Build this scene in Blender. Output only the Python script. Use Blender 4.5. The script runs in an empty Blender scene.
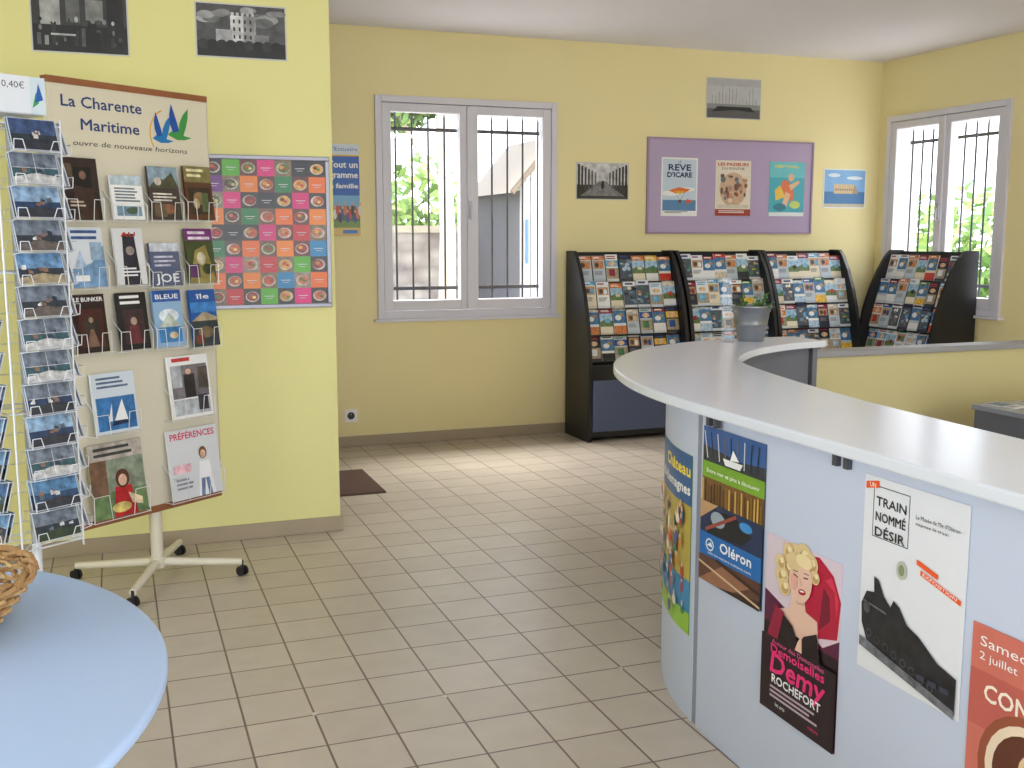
import bpy, math, random
from mathutils import Vector, Matrix
random.seed(7)
COL=bpy.context.scene.collection
def lin(c):
    r=[]
    for x in c[:3]:
        x=x/255.0
        r.append(x/12.92 if x<=0.04045 else ((x+0.055)/1.055)**2.4)
    return tuple(r)+(1.0,)
_m={}
def mat(c,rough=0.5,metal=0.0,spec=0.5,noise=0.0,nscale=20.0,bump=0.0,key=None):
    k=(tuple(c),rough,metal,spec,noise,nscale,bump)
    if k in _m: return _m[k]
    m=bpy.data.materials.new("paint_%d_%d_%d"%tuple(int(q) for q in c[:3])); m.use_nodes=True
    nt=m.node_tree; b=nt.nodes["Principled BSDF"]
    b.inputs["Base Color"].default_value=lin(c); b.inputs["Roughness"].default_value=rough
    b.inputs["Metallic"].default_value=metal; b.inputs["Specular IOR Level"].default_value=spec
    if noise>0 or bump>0:
        tc=nt.nodes.new("ShaderNodeTexCoord"); n=nt.nodes.new("ShaderNodeTexNoise")
        n.inputs["Scale"].default_value=nscale; n.inputs["Detail"].default_value=4
        nt.links.new(tc.outputs["Object"],n.inputs["Vector"])
        if noise>0:
            r=nt.nodes.new("ShaderNodeMapRange"); r.inputs["To Min"].default_value=1-noise; r.inputs["To Max"].default_value=1+noise
            if noise>.2: r.inputs["From Min"].default_value=.3; r.inputs["From Max"].default_value=.7
            nt.links.new(n.outputs["Fac"],r.inputs["Value"])
            mx=nt.nodes.new("ShaderNodeVectorMath"); mx.operation='SCALE'
            mx.inputs[0].default_value=lin(c)[:3]; nt.links.new(r.outputs[0],mx.inputs["Scale"])
            nt.links.new(mx.outputs[0],b.inputs["Base Color"])
        if bump>0:
            bp=nt.nodes.new("ShaderNodeBump"); bp.inputs["Strength"].default_value=bump; bp.inputs["Distance"].default_value=0.01
            nt.links.new(n.outputs["Fac"],bp.inputs["Height"]); nt.links.new(bp.outputs[0],b.inputs["Normal"])
    _m[k]=m; return m

class MB:
    def __init__(s): s.v=[];s.f=[];s.mi=[];s.mats=[];s.smooth=[]
    def m(s,mt):
        if mt not in s.mats: s.mats.append(mt)
        return s.mats.index(mt)
    def add(s,vs,fs,mt,sm=False):
        o=len(s.v); s.v+= [tuple(p) for p in vs]; i=s.m(mt)
        for f in fs: s.f.append([o+k for k in f]); s.mi.append(i); s.smooth.append(sm)
    def box(s,x0,y0,z0,x1,y1,z1,mt):
        vs=[(x,y,z) for x in (x0,x1) for y in (y0,y1) for z in (z0,z1)]
        s.add(vs,[(0,1,3,2),(4,6,7,5),(0,4,5,1),(2,3,7,6),(0,2,6,4),(1,5,7,3)],mt)
    def tube(s,p,q,r,mt,n=6,r2=None):
        p=Vector(p);q=Vector(q);d=(q-p).normalized(); r2=r if r2 is None else r2
        a=d.orthogonal().normalized(); b=d.cross(a)
        vs=[]
        for k in range(n):
            t=2*math.pi*k/n; o=a*math.cos(t)+b*math.sin(t)
            vs+= [p+o*r,q+o*r2]
        fs=[(2*k,2*((k+1)%n),2*((k+1)%n)+1,2*k+1) for k in range(n)]
        s.add(vs,fs,mt,n>5); s.add([vs[2*k] for k in range(n)],[tuple(range(n))[::-1]],mt); s.add([vs[2*k+1] for k in range(n)],[tuple(range(n))],mt)
    def path(s,pts,r,mt,n=6):
        for a,b in zip(pts[:-1],pts[1:]): s.tube(a,b,r,mt,n)
    def lathe(s,prof,mt,n=32,c=(0,0)):
        vs=[];fs=[]
        for (r,z) in prof:
            for k in range(n):
                t=2*math.pi*k/n; vs.append((c[0]+r*math.cos(t),c[1]+r*math.sin(t),z))
        for i in range(len(prof)-1):
            for k in range(n):
                k2=(k+1)%n; fs.append((i*n+k,i*n+k2,(i+1)*n+k2,(i+1)*n+k))
        s.add(vs,fs,mt,True)
    def prism(s,prof,x0,x1,mt):
        n=len(prof)
        vs=[(x0,y,z) for y,z in prof]+[(x1,y,z) for y,z in prof]
        fs=[tuple(range(n)),tuple(range(2*n-1,n-1,-1))]+[(i,i+n,(i+1)%n+n,(i+1)%n) for i in range(n)]
        s.add(vs,fs,mt)
    def mesh(s,name):
        me=bpy.data.meshes.new(name); me.from_pydata(s.v,[],s.f)
        for mt in s.mats: me.materials.append(mt)
        me.polygons.foreach_set("material_index",s.mi); me.polygons.foreach_set("use_smooth",s.smooth)
        me.update(); return me
    def obj(s,name,parent=None,bevel=0,**kw):
        o=bpy.data.objects.new(name,s.mesh(name)); COL.objects.link(o)
        if parent: o.parent=parent
        if bevel:
            b=o.modifiers.new("bevel","BEVEL"); b.width=bevel; b.segments=2; b.limit_method='ANGLE'
        for k,v in kw.items(): o[k]=v
        return o
def empty(name,label,cat,loc=(0,0,0),rz=0,group=None):
    o=bpy.data.objects.new(name,None); COL.objects.link(o); o.location=loc; o.rotation_euler=(0,0,rz)
    o.empty_display_size=0.1; o["label"]=label; o["category"]=cat
    if group: o["group"]=group
    return o
def tag(o,label,cat,group=None):
    o["label"]=label;o["category"]=cat
    if group:o["group"]=group
    return o

# ---------- flat artwork builder ----------
_tc={}
def text_geo(st,res=2):
    if (st,res) in _tc: return _tc[(st,res)]
    cu=bpy.data.curves.new("t","FONT"); cu.body=st; cu.size=1; cu.resolution_u=res; cu.fill_mode='FRONT'
    o=bpy.data.objects.new("t",cu); COL.objects.link(o)
    bpy.context.view_layer.update()
    dg=bpy.context.evaluated_depsgraph_get(); e=o.evaluated_get(dg); me=e.to_mesh()
    vs=[(v.co.x,v.co.y) for v in me.vertices]; fs=[tuple(p.vertices) for p in me.polygons]
    e.to_mesh_clear(); bpy.data.objects.remove(o); bpy.data.curves.remove(cu)
    _tc[(st,res)]=(vs,fs); return vs,fs
class Art(MB):
    def __init__(s,w,h,c,th=0.002,rough=0.35,step=0.00012,nx=1,noise=0,nscale=30):
        super().__init__(); s.w=w;s.h=h;s.z=th;s.step=step;s.rough=rough;s.noise=noise;s.nscale=nscale
        vs=[];
        for i in range(nx+1):
            x=w*i/nx; vs+=[(x,0,0),(x,h,0),(x,0,th),(x,h,th)]
        fs=[]
        for i in range(nx):
            a=4*i;b=4*(i+1); fs+=[(a,a+1,b+1,b),(a+2,b+2,b+3,a+3),(a,b,b+2,a+2),(a+1,a+3,b+3,b+1)]
        fs+=[(0,2,3,1),(4*nx,4*nx+1,4*nx+3,4*nx+2)]
        s.add(vs,fs,mat(c,rough))
    def cm(s,c,plain=False): return mat(c,s.rough) if (plain or not s.noise or min(c)>228) else mat(c,s.rough,noise=s.noise,nscale=s.nscale)
    def poly(s,pts,c):
        s.z+=s.step; s.add([(x,y,s.z) for x,y in pts],[tuple(range(len(pts)))],s.cm(c))
    def rect(s,x0,y0,x1,y1,c,nx=1):
        s.z+=s.step
        for i in range(nx):
            a=x0+(x1-x0)*i/nx;b=x0+(x1-x0)*(i+1)/nx
            s.add([(a,y0,s.z),(b,y0,s.z),(b,y1,s.z),(a,y1,s.z)],[(0,1,2,3)],s.cm(c))
    def line(s,p,q,w,c):
        dx=q[0]-p[0];dy=q[1]-p[1];l=math.hypot(dx,dy) or 1;nx=-dy/l*w/2;ny=dx/l*w/2
        s.poly([(p[0]+nx,p[1]+ny),(p[0]-nx,p[1]-ny),(q[0]-nx,q[1]-ny),(q[0]+nx,q[1]+ny)][::1],c)
    def ell(s,cx,cy,rx,ry,c,n=18,rot=0):
        s.poly([(cx+rx*math.cos(t)*math.cos(rot)-ry*math.sin(t)*math.sin(rot),cy+rx*math.cos(t)*math.sin(rot)+ry*math.sin(t)*math.cos(rot)) for t in [2*math.pi*k/n for k in range(n)]],c)
    def text(s,st,x,y,h,c,w=None,rot=0,al='L',shear=0,bold=0,res=2):
        vs,fs=text_geo(st,res)
        if not vs: return
        x0=min(v[0] for v in vs);x1=max(v[0] for v in vs)
        sc=h/0.70; sx=sc if w is None else w/(x1-x0); W=(x1-x0)*sx
        ox={'L':0,'C':-W/2,'R':-W}[al]; cr=math.cos(rot);sr=math.sin(rot)
        offs=[(0,0)] if not bold else [(-bold,0),(bold,0),(0,bold),(0,-bold)]
        for dx,dy in offs:
            s.z+=s.step
            out=[]
            for a,b in vs:
                px=(a-x0)*sx+ox+dx+shear*b*sc; py=b*sc+dy
                out.append((x+px*cr-py*sr,y+px*sr+py*cr,s.z))
            s.add(out,fs,s.cm(c,True))
    def bars(s,x,y,w,n,h,c,gap=2.0):
        for i in range(n):
            ww=w*random.uniform(0.7,1.0); s.rect(x,y-i*h*gap-h,x+ww,y-i*h*gap,c)
R90=math.radians(90)
def place(o,loc,rx=R90,rz=0):
    o.location=loc;o.rotation_euler=(rx,0,rz)
def catmull(pts,n=8):
    P=[pts[0]]+list(pts)+[pts[-1]];out=[]
    for i in range(1,len(P)-2):
        p0,p1,p2,p3=[Vector(q) for q in P[i-1:i+3]]
        for k in range(n):
            t=k/n
            out.append(0.5*((2*p1)+(p2-p0)*t+(2*p0-5*p1+4*p2-p3)*t*t+(-p0+3*p1-3*p2+p3)*t**3))
    out.append(Vector(pts[-1])); return out
def resample(pts,n):
    L=[0]
    for a,b in zip(pts[:-1],pts[1:]): L.append(L[-1]+(b-a).length)
    out=[]
    for i in range(n):
        d=L[-1]*i/(n-1)
        j=0
        while j<len(L)-2 and L[j+1]<d: j+=1
        t=(d-L[j])/((L[j+1]-L[j]) or 1); out.append(pts[j].lerp(pts[j+1],min(1,t)))
    return out

# ================= ROOM =================
H=2.84; XL=-2.2; XR=5.88; YB=7.2; YR=-1.6
wallc=mat((246,232,176),0.75,noise=0.02,nscale=3,bump=0.05)
wallg=mat((235,229,160),0.75,noise=0.02,nscale=3,bump=0.05)
ceilm=mat((240,238,248),0.85,noise=0.01,nscale=2)
def wall(name,horizontal,c0,c1,a0,a1,holes,mt):
    b=MB()
    def bx(p0,p1,z0,z1):
        if p1-p0<1e-4 or z1-z0<1e-4: return
        if horizontal: b.box(p0,c0,z0,p1,c1,z1,mt)
        else: b.box(c0,p0,z0,c1,p1,z1,mt)
    cur=a0
    for h0,h1,z0,z1 in sorted(holes):
        bx(cur,h0,0,H); bx(h0,h1,0,z0); bx(h0,h1,z1,H); cur=h1
    bx(cur,a1,0,H)
    return b.obj(name,kind="structure")
wall("wall_back",True,YB,YB+0.28,XL,XR+0.28,[(1.74,3.0,0.93,2.36)],wallc)
wall("wall_right",False,XR,XR+0.28,YR,YB,[(5.87,7.05,0.93,2.36)],wallc)
wall("wall_partition",True,5.12,5.30,XL,1.0,[],wallg)
wall("wall_left",False,XL-0.28,XL,YR,YB+0.28,[(0.6,3.0,0.8,2.3)],wallg)  # unseen opening added to let light onto the counter front and floor
wall("wall_rear",True,YR-0.28,YR,XL-0.28,XR+0.28,[(-.8,3.8,0.15,2.4)],wallc)  # unseen opening, sized for how much daylight reaches the foreground
b=MB(); b.box(XL-.28,YR-.28,H,XR+.28,YB+.28,H+.2,ceilm); b.obj("ceiling",kind="structure")
TS=.2078
fm=bpy.data.materials.new("floor_tiles"); fm.use_nodes=True; nt=fm.node_tree; bs=nt.nodes["Principled BSDF"]
tc=nt.nodes.new("ShaderNodeTexCoord"); mp=nt.nodes.new("ShaderNodeMapping"); br=nt.nodes.new("ShaderNodeTexBrick")
nt.links.new(tc.outputs["Object"],mp.inputs["Vector"]); nt.links.new(mp.outputs[0],br.inputs["Vector"])
mp.inputs["Location"].default_value=(20*TS-.512,20*TS-3.092,0)
br.offset=0; br.squash=1; br.inputs["Scale"].default_value=1; br.inputs["Brick Width"].default_value=TS; br.inputs["Row Height"].default_value=TS
br.inputs["Mortar Size"].default_value=.0036; br.inputs["Mortar Smooth"].default_value=.15
br.inputs["Color1"].default_value=lin((199,187,172)); br.inputs["Color2"].default_value=lin((191,179,163)); br.inputs["Mortar"].default_value=lin((116,98,88))
ns=nt.nodes.new("ShaderNodeTexNoise"); ns.inputs["Scale"].default_value=9; ns.inputs["Detail"].default_value=6; nt.links.new(tc.outputs["Object"],ns.inputs["Vector"])
mr=nt.nodes.new("ShaderNodeMapRange"); mr.inputs["To Min"].default_value=.88; mr.inputs["To Max"].default_value=1.1; nt.links.new(ns.outputs["Fac"],mr.inputs["Value"])
vm=nt.nodes.new("ShaderNodeVectorMath"); vm.operation='SCALE'; nt.links.new(br.outputs["Color"],vm.inputs[0]); nt.links.new(mr.outputs[0],vm.inputs["Scale"]); nt.links.new(vm.outputs[0],bs.inputs["Base Color"])
bp=nt.nodes.new("ShaderNodeBump"); bp.inputs["Strength"].default_value=.4; bp.inputs["Distance"].default_value=.003; bp.invert=True
nt.links.new(br.outputs["Fac"],bp.inputs["Height"]); nt.links.new(bp.outputs[0],bs.inputs["Normal"])
bs.inputs["Roughness"].default_value=.34
b=MB(); b.box(XL-.28,YR-.28,-.1,XR+.28,YB+.28,0,fm); b.obj("floor",kind="structure")
bbm=mat((172,156,132),0.45,noise=.05,nscale=12)
def bb(name,x0,y0,x1,y1):
    b=MB(); b.box(x0,y0,0,x1,y1,.075,bbm); b.obj(name,bevel=.003,kind="structure")
bb("baseboard_back",XL,YB-.012,XR,YB); bb("baseboard_right",XR-.012,YR,XR,YB-.012)
bb("baseboard_partition",XL,5.108,1.012,5.12); bb("baseboard_partition_end",1.0,5.12,1.012,5.30)
for x,y in ((.512,3.10),(.9225,3.08),(1.548,3.085)):
    b=MB(); b.lathe([(0,.002),(.008,.002),(.011,.0),(0,0)],mat((205,200,192),.4,.2),14); o=b.obj("floor_plug"); o.location=(x,y,0)
    tag(o,"small worn metal plug set in the tiled floor","floor plug","plugs in the tiled floor")

# ---------- windows ----------
frm=mat((224,222,231),0.4); lining=mat((240,240,243),.7)
def clearmat(name,tint,fac,rough):
    g=bpy.data.materials.new(name); g.use_nodes=True; nt=g.node_tree
    nt.nodes.remove(nt.nodes["Principled BSDF"]); out=nt.nodes["Material Output"]
    tr=nt.nodes.new("ShaderNodeBsdfTransparent"); tr.inputs[0].default_value=tint; gl=nt.nodes.new("ShaderNodeBsdfGlossy"); gl.inputs["Roughness"].default_value=rough
    mx=nt.nodes.new("ShaderNodeMixShader"); mx.inputs[0].default_value=fac
    nt.links.new(tr.outputs[0],mx.inputs[1]); nt.links.new(gl.outputs[0],mx.inputs[2]); nt.links.new(mx.outputs[0],out.inputs[0]); return g
glass=clearmat("window_glass",(1,1,1,1),.04,.02)
clear=clearmat("clear_acrylic",(.95,.96,.98,1),.03,.2)
def window(name,W,loc,rz,Z0=.885,Z1=2.40):
    b=MB(); t=.045
    b.box(0,-.02,Z0,t,.1,Z1,frm); b.box(W-t,-.02,Z0,W,.1,Z1,frm); b.box(t,-.02,Z1-t,W-t,.1,Z1,frm); b.box(t,-.02,Z0,W-t,.1,Z0+.05,frm)
    c=W/2
    for a0,a1 in ((t+.003,c-.004),(c+.004,W-t-.003)):
        s=.062
        b.box(a0,-.012,Z0+.055,a0+s,.06,Z1-t-.004,frm); b.box(a1-s,-.012,Z0+.055,a1,.06,Z1-t-.004,frm)
        b.box(a0+s,-.012,Z0+.055,a1-s,.06,Z0+.125,frm); b.box(a0+s,-.012,Z1-t-.06,a1-s,.06,Z1-t-.004,frm)
    b.box(c-.018,-.026,Z0+.06,c+.018,-.01,Z1-t-.01,frm)
    b.box(-.03,-.05,Z0-.02,W+.03,.02,Z0,frm)
    b.box(.04,.1,Z0+.05,.047,.285,Z1-.04,lining); b.box(W-.047,.1,Z0+.05,W-.04,.285,Z1-.04,lining); b.box(.047,.1,Z1-.047,W-.047,.285,Z1-.04,lining); b.box(.04,.1,Z0+.044,W-.04,.32,Z0+.052,lining)
    o=b.obj(name,bevel=.003,kind="structure"); o.location=loc; o.rotation_euler=(0,0,rz)
    g=MB(); g.box(t+.06,.02,Z0+.12,c-.06,.024,Z1-t-.055,glass); g.box(c+.06,.02,Z0+.12,W-t-.06,.024,Z1-t-.055,glass); g.obj("window_glass",o)
    k=MB(); k.box(c-.012,-.045,1.58,c+.012,-.026,1.70,mat((190,188,196),.35,.3)); k.tube((c,-.055,1.66),(c,-.055,1.57),.008,mat((190,188,196),.35,.3)); k.tube((c,-.04,1.66),(c,-.06,1.66),.008,mat((190,188,196),.35,.3)); k.obj("window_handle",o)
    q=MB(); bm=mat((38,38,44),.5)
    n=11
    for i in range(n):
        x=.07+(W-.14)*i/(n-1); q.tube((x,.19,Z0+.05),(x,.19,Z1-.12),.0075,bm,6); q.tube((x,.19,Z1-.12),(x,.19,Z1-.07),.0075,bm,6,.001)
    for z in (Z0+.2,Z1-.2): q.box(.05,.182,z-.012,W-.05,.198,z+.012,bm)
    q.obj("security_grille",o)
    return o
window("window_1",1.335,(1.70,YB,0),0)
window("window_2",1.265,(XR,7.095,0),-R90)

# ---------- outdoors ----------
b=MB(); b.box(-30,-30,-.35,40,40,-.12,mat((214,213,208),.9,noise=.15,nscale=2)); b.obj("ground",kind="structure")
stone=bpy.data.materials.new("stone_wall"); stone.use_nodes=True; nt=stone.node_tree; bs=nt.nodes["Principled BSDF"]
tc=nt.nodes.new("ShaderNodeTexCoord"); vo=nt.nodes.new("ShaderNodeTexVoronoi"); vo.inputs["Scale"].default_value=4.5
mp=nt.nodes.new("ShaderNodeMapping"); mp.inputs["Scale"].default_value=(1,1,1.8)
nt.links.new(tc.outputs["Object"],mp.inputs[0]); nt.links.new(mp.outputs[0],vo.inputs["Vector"])
cr=nt.nodes.new("ShaderNodeValToRGB"); cr.color_ramp.elements[0].color=lin((178,174,180)); cr.color_ramp.elements[1].color=lin((118,112,120))
nt.links.new(vo.outputs["Distance"],cr.inputs[0]); nt.links.new(cr.outputs[0],bs.inputs["Base Color"]); bs.inputs["Roughness"].default_value=.9
b=MB(); b.box(-4,12,-.12,4.2,12.4,1.5,stone); b.box(-4,11.96,1.5,4.2,12.44,1.58,mat((170,166,160),.9))
tag(b.obj("garden_wall"),"low weathered gray stone garden wall outside the window","garden wall")
def leafy(name,blobs,n,c1,c2,parent=None,size=.09):
    b=MB(); ms=[mat(c1,.7),mat(c2,.7),mat(tuple((x+y)//2 for x,y in zip(c1,c2)),.7)]
    for i in range(n):
        c,r=random.choice(blobs)
        d=Vector((random.gauss(0,1),random.gauss(0,1),random.gauss(0,1))).normalized()*random.random()**.4
        p=Vector(c)+Vector((d.x*r[0],d.y*r[1],d.z*r[2]))
        if p.z<-.1 and parent is None: p.z=random.random()
        a=Vector((random.gauss(0,1),random.gauss(0,1),random.gauss(0,1))).normalized(); e=a.orthogonal().normalized()
        s=size*random.uniform(.6,1.3)
        b.add([p-a*s,p+e*s*.5,p+a*s,p-e*s*.5],[(0,1,2,3)],random.choice(ms))
    return b.obj(name,parent)
tr1=empty("tree","leafy tree with a pale slender trunk beside the garden wall","tree",(3.1,10.2,-.12))
b=MB(); tm=mat((160,152,150),.9,noise=.2,nscale=12)
b.tube((0,0,0),(.03,0,1.6),.10,tm,10,.08); b.tube((.03,0,1.6),(-.03,0,3.2),.08,tm,10,.06); b.tube((0.02,0,2.0),(-.7,.2,3.2),.035,tm,8,.02); b.tube((0,0,2.5),(.6,.1,3.5),.04,tm,8,.02)
b.obj("trunk",tr1)
leafy("foliage",[((-.9,.3,3.0),(.6,.6,.5)),((-.3,0,3.7),(1.1,.8,.6)),((.8,.2,3.9),(.9,.7,.6)),((-1.1,.2,2.6),(.35,.3,.4)),((-.4,.2,2.9),(.4,.3,.3))],2600,(80,115,65),(140,170,100),tr1)
h=leafy("hedge",[((x,14.2,1.2+.35*math.sin(x*2.3)),(.8,.8,1.3)) for x in [-1,0,1,2,3,4,5,6]],6000,(105,142,75),(165,192,115),size=.12); h["kind"]="stuff"; tag(h,"bright green garden hedge behind the stone wall","hedge")
h=leafy("hedge",[((11.2,y,.75+.3*math.sin(y*1.7)),(1.0,.9,1.2)) for y in [8,9,10,11,12,13,14,15]],6000,(110,148,75),(172,202,115),size=.12); h["kind"]="stuff"; tag(h,"bright green leafy hedge beyond the side window","hedge")
sh=empty("garden_shed","gray weathered plank shed with a gable roof","shed",(3.98,10.4,-.12))
pl=mat((138,140,152),.8,noise=.12,nscale=6)
b=MB(); n=11
for i in range(n):
    x=i*.115; top=2.1+.42*(1-abs((x+.055)-.4)/.4 if x<.4 else 1-abs((x+.055)-.4)/.95)
    b.box(x+.004,0,0,x+.111,.03,max(2.05,top),pl)
b.box(0,.03,0,1.27,1.4,2.05,mat((80,82,92),.8)); b.obj("plank_front",sh)
b=MB(); rm=mat((150,140,135),.8)
b.add([(-.12,-.08,2.02),(.4,-.08,2.62),(.4,1.45,2.62),(-.12,1.45,2.02)],[(0,1,2,3)],rm); b.add([(.4,-.08,2.62),(1.4,-.08,2.02),(1.4,1.45,2.02),(.4,1.45,2.62)],[(0,1,2,3)],rm)
b.tube((-.12,-.08,2.02),(.4,-.08,2.62),.03,mat((95,85,80),.8)); b.tube((.4,-.08,2.62),(1.4,-.08,2.02),.03,mat((95,85,80),.8)); b.obj("roof",sh)
b=MB(); b.box(.06,-.02,1.3,.085,0,1.75,mat((60,100,190),.4)); b.obj("door_handle",sh,label="long blue metal door handle")
sg=empty("road_sign","round blue and red no parking sign on a thin post","road sign",(2.57,11.2,-.12))
b=MB(); b.tube((0,0,0),(0,0,1.75),.02,mat((150,150,155),.5)); b.obj("post",sg)
b=MB()
def disc(b,r,y,mt,c=(0,0,1.72)): b.add([(c[0]+r*math.cos(t),y,c[2]+r*math.sin(t)) for t in [2*math.pi*k/20 for k in range(20)]],[tuple(range(20))],mt)
disc(b,.1,-.03,mat((200,30,35),.4)); disc(b,.075,-.033,mat((40,70,170),.4)); b.add([(-.06,-.036,1.77),(-.045,-.036,1.785),(.06,-.036,1.67),(.045,-.036,1.655)],[(0,1,2,3)],mat((200,30,35),.4)); b.obj("sign_disc",sg)

# ================= PINNED / FRAMED THINGS =================
def poster(art,name,label,cat,loc,rz=0,group=None):
    o=art.obj(name); tag(o,label,cat,group); place(o,loc,R90,rz); return o
W=(245,245,245); K=(20,20,24)
def bwphoto(kind,w,h):
    a=Art(w,h,(205,205,206),.004,noise=.35,nscale=22); m=.006; g=lambda x:(x,x,x+2)
    a.rect(m,m,w-m,h-m,g(55))
    if kind=="interior":
        a.rect(m,m,w-m,h*.45,g(28)); a.rect(w*.1,h*.45,w*.3,h*.9,g(165)); a.rect(w*.36,h*.5,w*.5,h*.92,g(95)); a.rect(w*.56,h*.55,w*.74,h*.88,g(130)); a.rect(w*.78,h*.4,w*.95,h*.95,g(30))
        for i in range(12): a.rect(w*(.06+.075*i),h*.12,w*(.1+.075*i),h*random.uniform(.25,.5),g(random.choice([20,50,90,160])))
        for i in range(26): a.ell(w*random.uniform(.06,.94),h*random.uniform(.12,.55),w*random.uniform(.008,.03),h*random.uniform(.02,.05),g(random.choice([20,70,120,190])),8)
        a.ell(w*.62,h*.42,w*.05,h*.12,g(20)); a.rect(w*.55,h*.05,w*.7,h*.36,g(15)); a.ell(w*.63,h*.55,w*.025,h*.06,g(140)); a.rect(w*.2,h*.28,w*.45,h*.31,g(190))
    elif kind=="tower":
        a.rect(m,h*.3,w-m,h-m,g(80))
        for x,y,r in ((.15,.75,.16),(.3,.83,.13),(.75,.7,.2),(.88,.82,.12),(.55,.85,.12)):
            for k in range(4): a.ell(w*(x+random.uniform(-.05,.05)),h*(y+random.uniform(-.06,.06)),w*r*.6,h*r*.45,g(random.choice([110,135,160,180])))
        a.rect(m,m,w-m,h*.3,g(28)); a.rect(w*.38,h*.25,w*.66,h*.78,g(215)); a.rect(w*.52,h*.25,w*.66,h*.78,g(150)); a.rect(w*.22,h*.25,w*.4,h*.52,g(175)); a.rect(w*.64,h*.25,w*.8,h*.45,g(120))
        for i in range(5): a.rect(w*(.39+.055*i),h*.78,w*(.42+.055*i),h*.84,g(200))
        for i in range(4):
            for j in range(3): a.rect(w*(.41+.06*i),h*(.36+.14*j),w*(.43+.06*i),h*(.43+.14*j),g(45))
        for i in range(9): a.ell(w*(.08+.1*i),h*.24,w*.06,h*.09,g(random.choice([22,35,50])))
    elif kind=="street":
        a.rect(m,h*.4,w-m,h-m,g(205)); a.poly([(m,m),(w-m,m),(w*.56,h*.5),(w*.44,h*.5)],g(130))
        for i in range(6):
            t=i/6; a.rect(w*(.03+.38*t),h*(.1+.3*t),w*(.07+.37*t),h*(.95-.25*t),g(40+14*i)); a.rect(w*(.93-.37*t),h*(.1+.3*t),w*(.97-.38*t),h*(.95-.25*t),g(40+12*i))
        a.ell(w*.5,h*.4,w*.03,h*.12,g(35)); a.rect(m,m,w-m,h*.1,g(60))
    elif kind=="masts":
        a.noise=.12
        a.rect(m,h*.36,w-m,h-m,g(198)); a.rect(m,m,w-m,h*.3,g(100)); a.rect(m,h*.24,w-m,h*.36,g(150)); a.rect(m,h*.8,w-m,h-m,g(184))
        for i in range(14): x=w*(.1+.062*i); a.rect(x,h*.33,x+.003,h*random.uniform(.45,.8),g(105))
        a.poly([(w*.1,h*.16),(w*.5,h*.22),(w*.9,h*.18),(w*.8,h*.3),(w*.2,h*.3)],g(48))
    return a
GP="black and white photographs"
poster(bwphoto("interior",.395,.26),"wall_photograph","black and white photograph of a dim room interior","photograph",(-.282,5.12,2.238),group=GP)
poster(bwphoto("tower",.405,.24),"wall_photograph","black and white photograph of a stone tower under clouds","photograph",(.395,5.12,2.256),group=GP)
poster(bwphoto("street",.425,.268),"wall_photograph","black and white photograph of a colonnaded street","photograph",(3.19,7.2,1.722),group=GP)
poster(bwphoto("masts",.48,.302),"wall_photograph","pale gray photograph of boat masts in mist","photograph",(4.26,7.2,2.344),group=GP)
a=Art(.41,.31,W,.004,noise=.1,nscale=15); a.rect(.008,.12,.402,.302,(130,180,228)); a.rect(.008,.008,.402,.13,(70,125,180)); a.ell(.1,.26,.06,.015,(225,235,245)); a.ell(.3,.24,.08,.014,(225,235,245))
a.rect(.1,.115,.3,.19,(215,190,150)); a.poly([(.28,.115),(.34,.115),(.3,.19)],(180,150,115)); a.rect(.008,.008,.402,.035,(200,190,165))
for i in range(8): a.rect(.115+.022*i,.14,.125+.022*i,.155,(110,85,60))
poster(a,"wall_photograph","colour photograph of a sea fort under blue sky","photograph",(5.35,7.2,1.68))
fr=empty("framed_poster","aluminium framed poster with a grid of food pictures","framed poster",(.31,5.12,1.115))
fw,fh=.672,.71; b=MB(); fmm=mat((150,148,160),.35,.4)
b.box(0,-.018,0,fw,0,.02,fmm); b.box(0,-.018,fh-.02,fw,0,fh,fmm); b.box(0,-.018,.02,.02,0,fh-.02,fmm); b.box(fw-.02,-.018,.02,fw,0,fh-.02,fmm); b.obj("frame",fr,bevel=.003)
a=Art(fw-.04,fh-.04,(50,45,50),.006,rough=.3,noise=.35,nscale=45); nc,nr=8,9; cw=(fw-.04)/nc; ch=(fh-.04)/nr
pal=[(205,12,110),(228,105,8),(80,168,20),(15,125,180),(18,16,20),(105,30,128),(190,22,32),(20,118,62),(215,20,120),(230,125,10)]
foods=[(175,80,30),(135,32,24),(85,108,32),(205,150,50),(78,42,24),(190,105,80)]
for i in range(nc):
    for j in range(nr):
        x=i*cw;y=j*ch; a.z=.007
        if (i+j)%2==0:
            a.noise=0; a.rect(x,y,x+cw,y+ch,pal[(i*3+j*7+(i*j)%4)%10]); a.rect(x+cw*.22,y+ch*.48,x+cw*.78,y+ch*.52,(215,210,215)); a.rect(x+cw*.32,y+ch*.34,x+cw*.68,y+ch*.37,(205,200,205)); a.noise=.35
        else:
            a.rect(x,y,x+cw,y+ch,random.choice([(110,70,48),(70,50,42),(44,30,26),(120,100,72),(100,36,28),(140,125,110)])); a.ell(x+cw/2,y+ch*.48,cw*.4,ch*.34,(190,182,170),12); a.ell(x+cw*random.uniform(.42,.58),y+ch*.5,cw*.34,ch*.29,random.choice(foods),9); a.ell(x+cw*.42,y+ch*.56,cw*.14,ch*.12,random.choice(foods),7); a.ell(x+cw*.6,y+ch*.45,cw*.11,ch*.09,random.choice([(70,110,35),(180,40,32),(225,200,120)]),7)
o=a.obj("poster_sheet",fr); place(o,(.02,-.004,.02))
a=Art(.32,.61,(28,95,185),.002)
a.rect(0,.54,.32,.61,(215,225,235)); a.text("de l'Estuaire",.31,.565,.026,(30,80,160),al='R',w=.24); a.rect(0,.53,.32,.54,(240,190,40))
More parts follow.
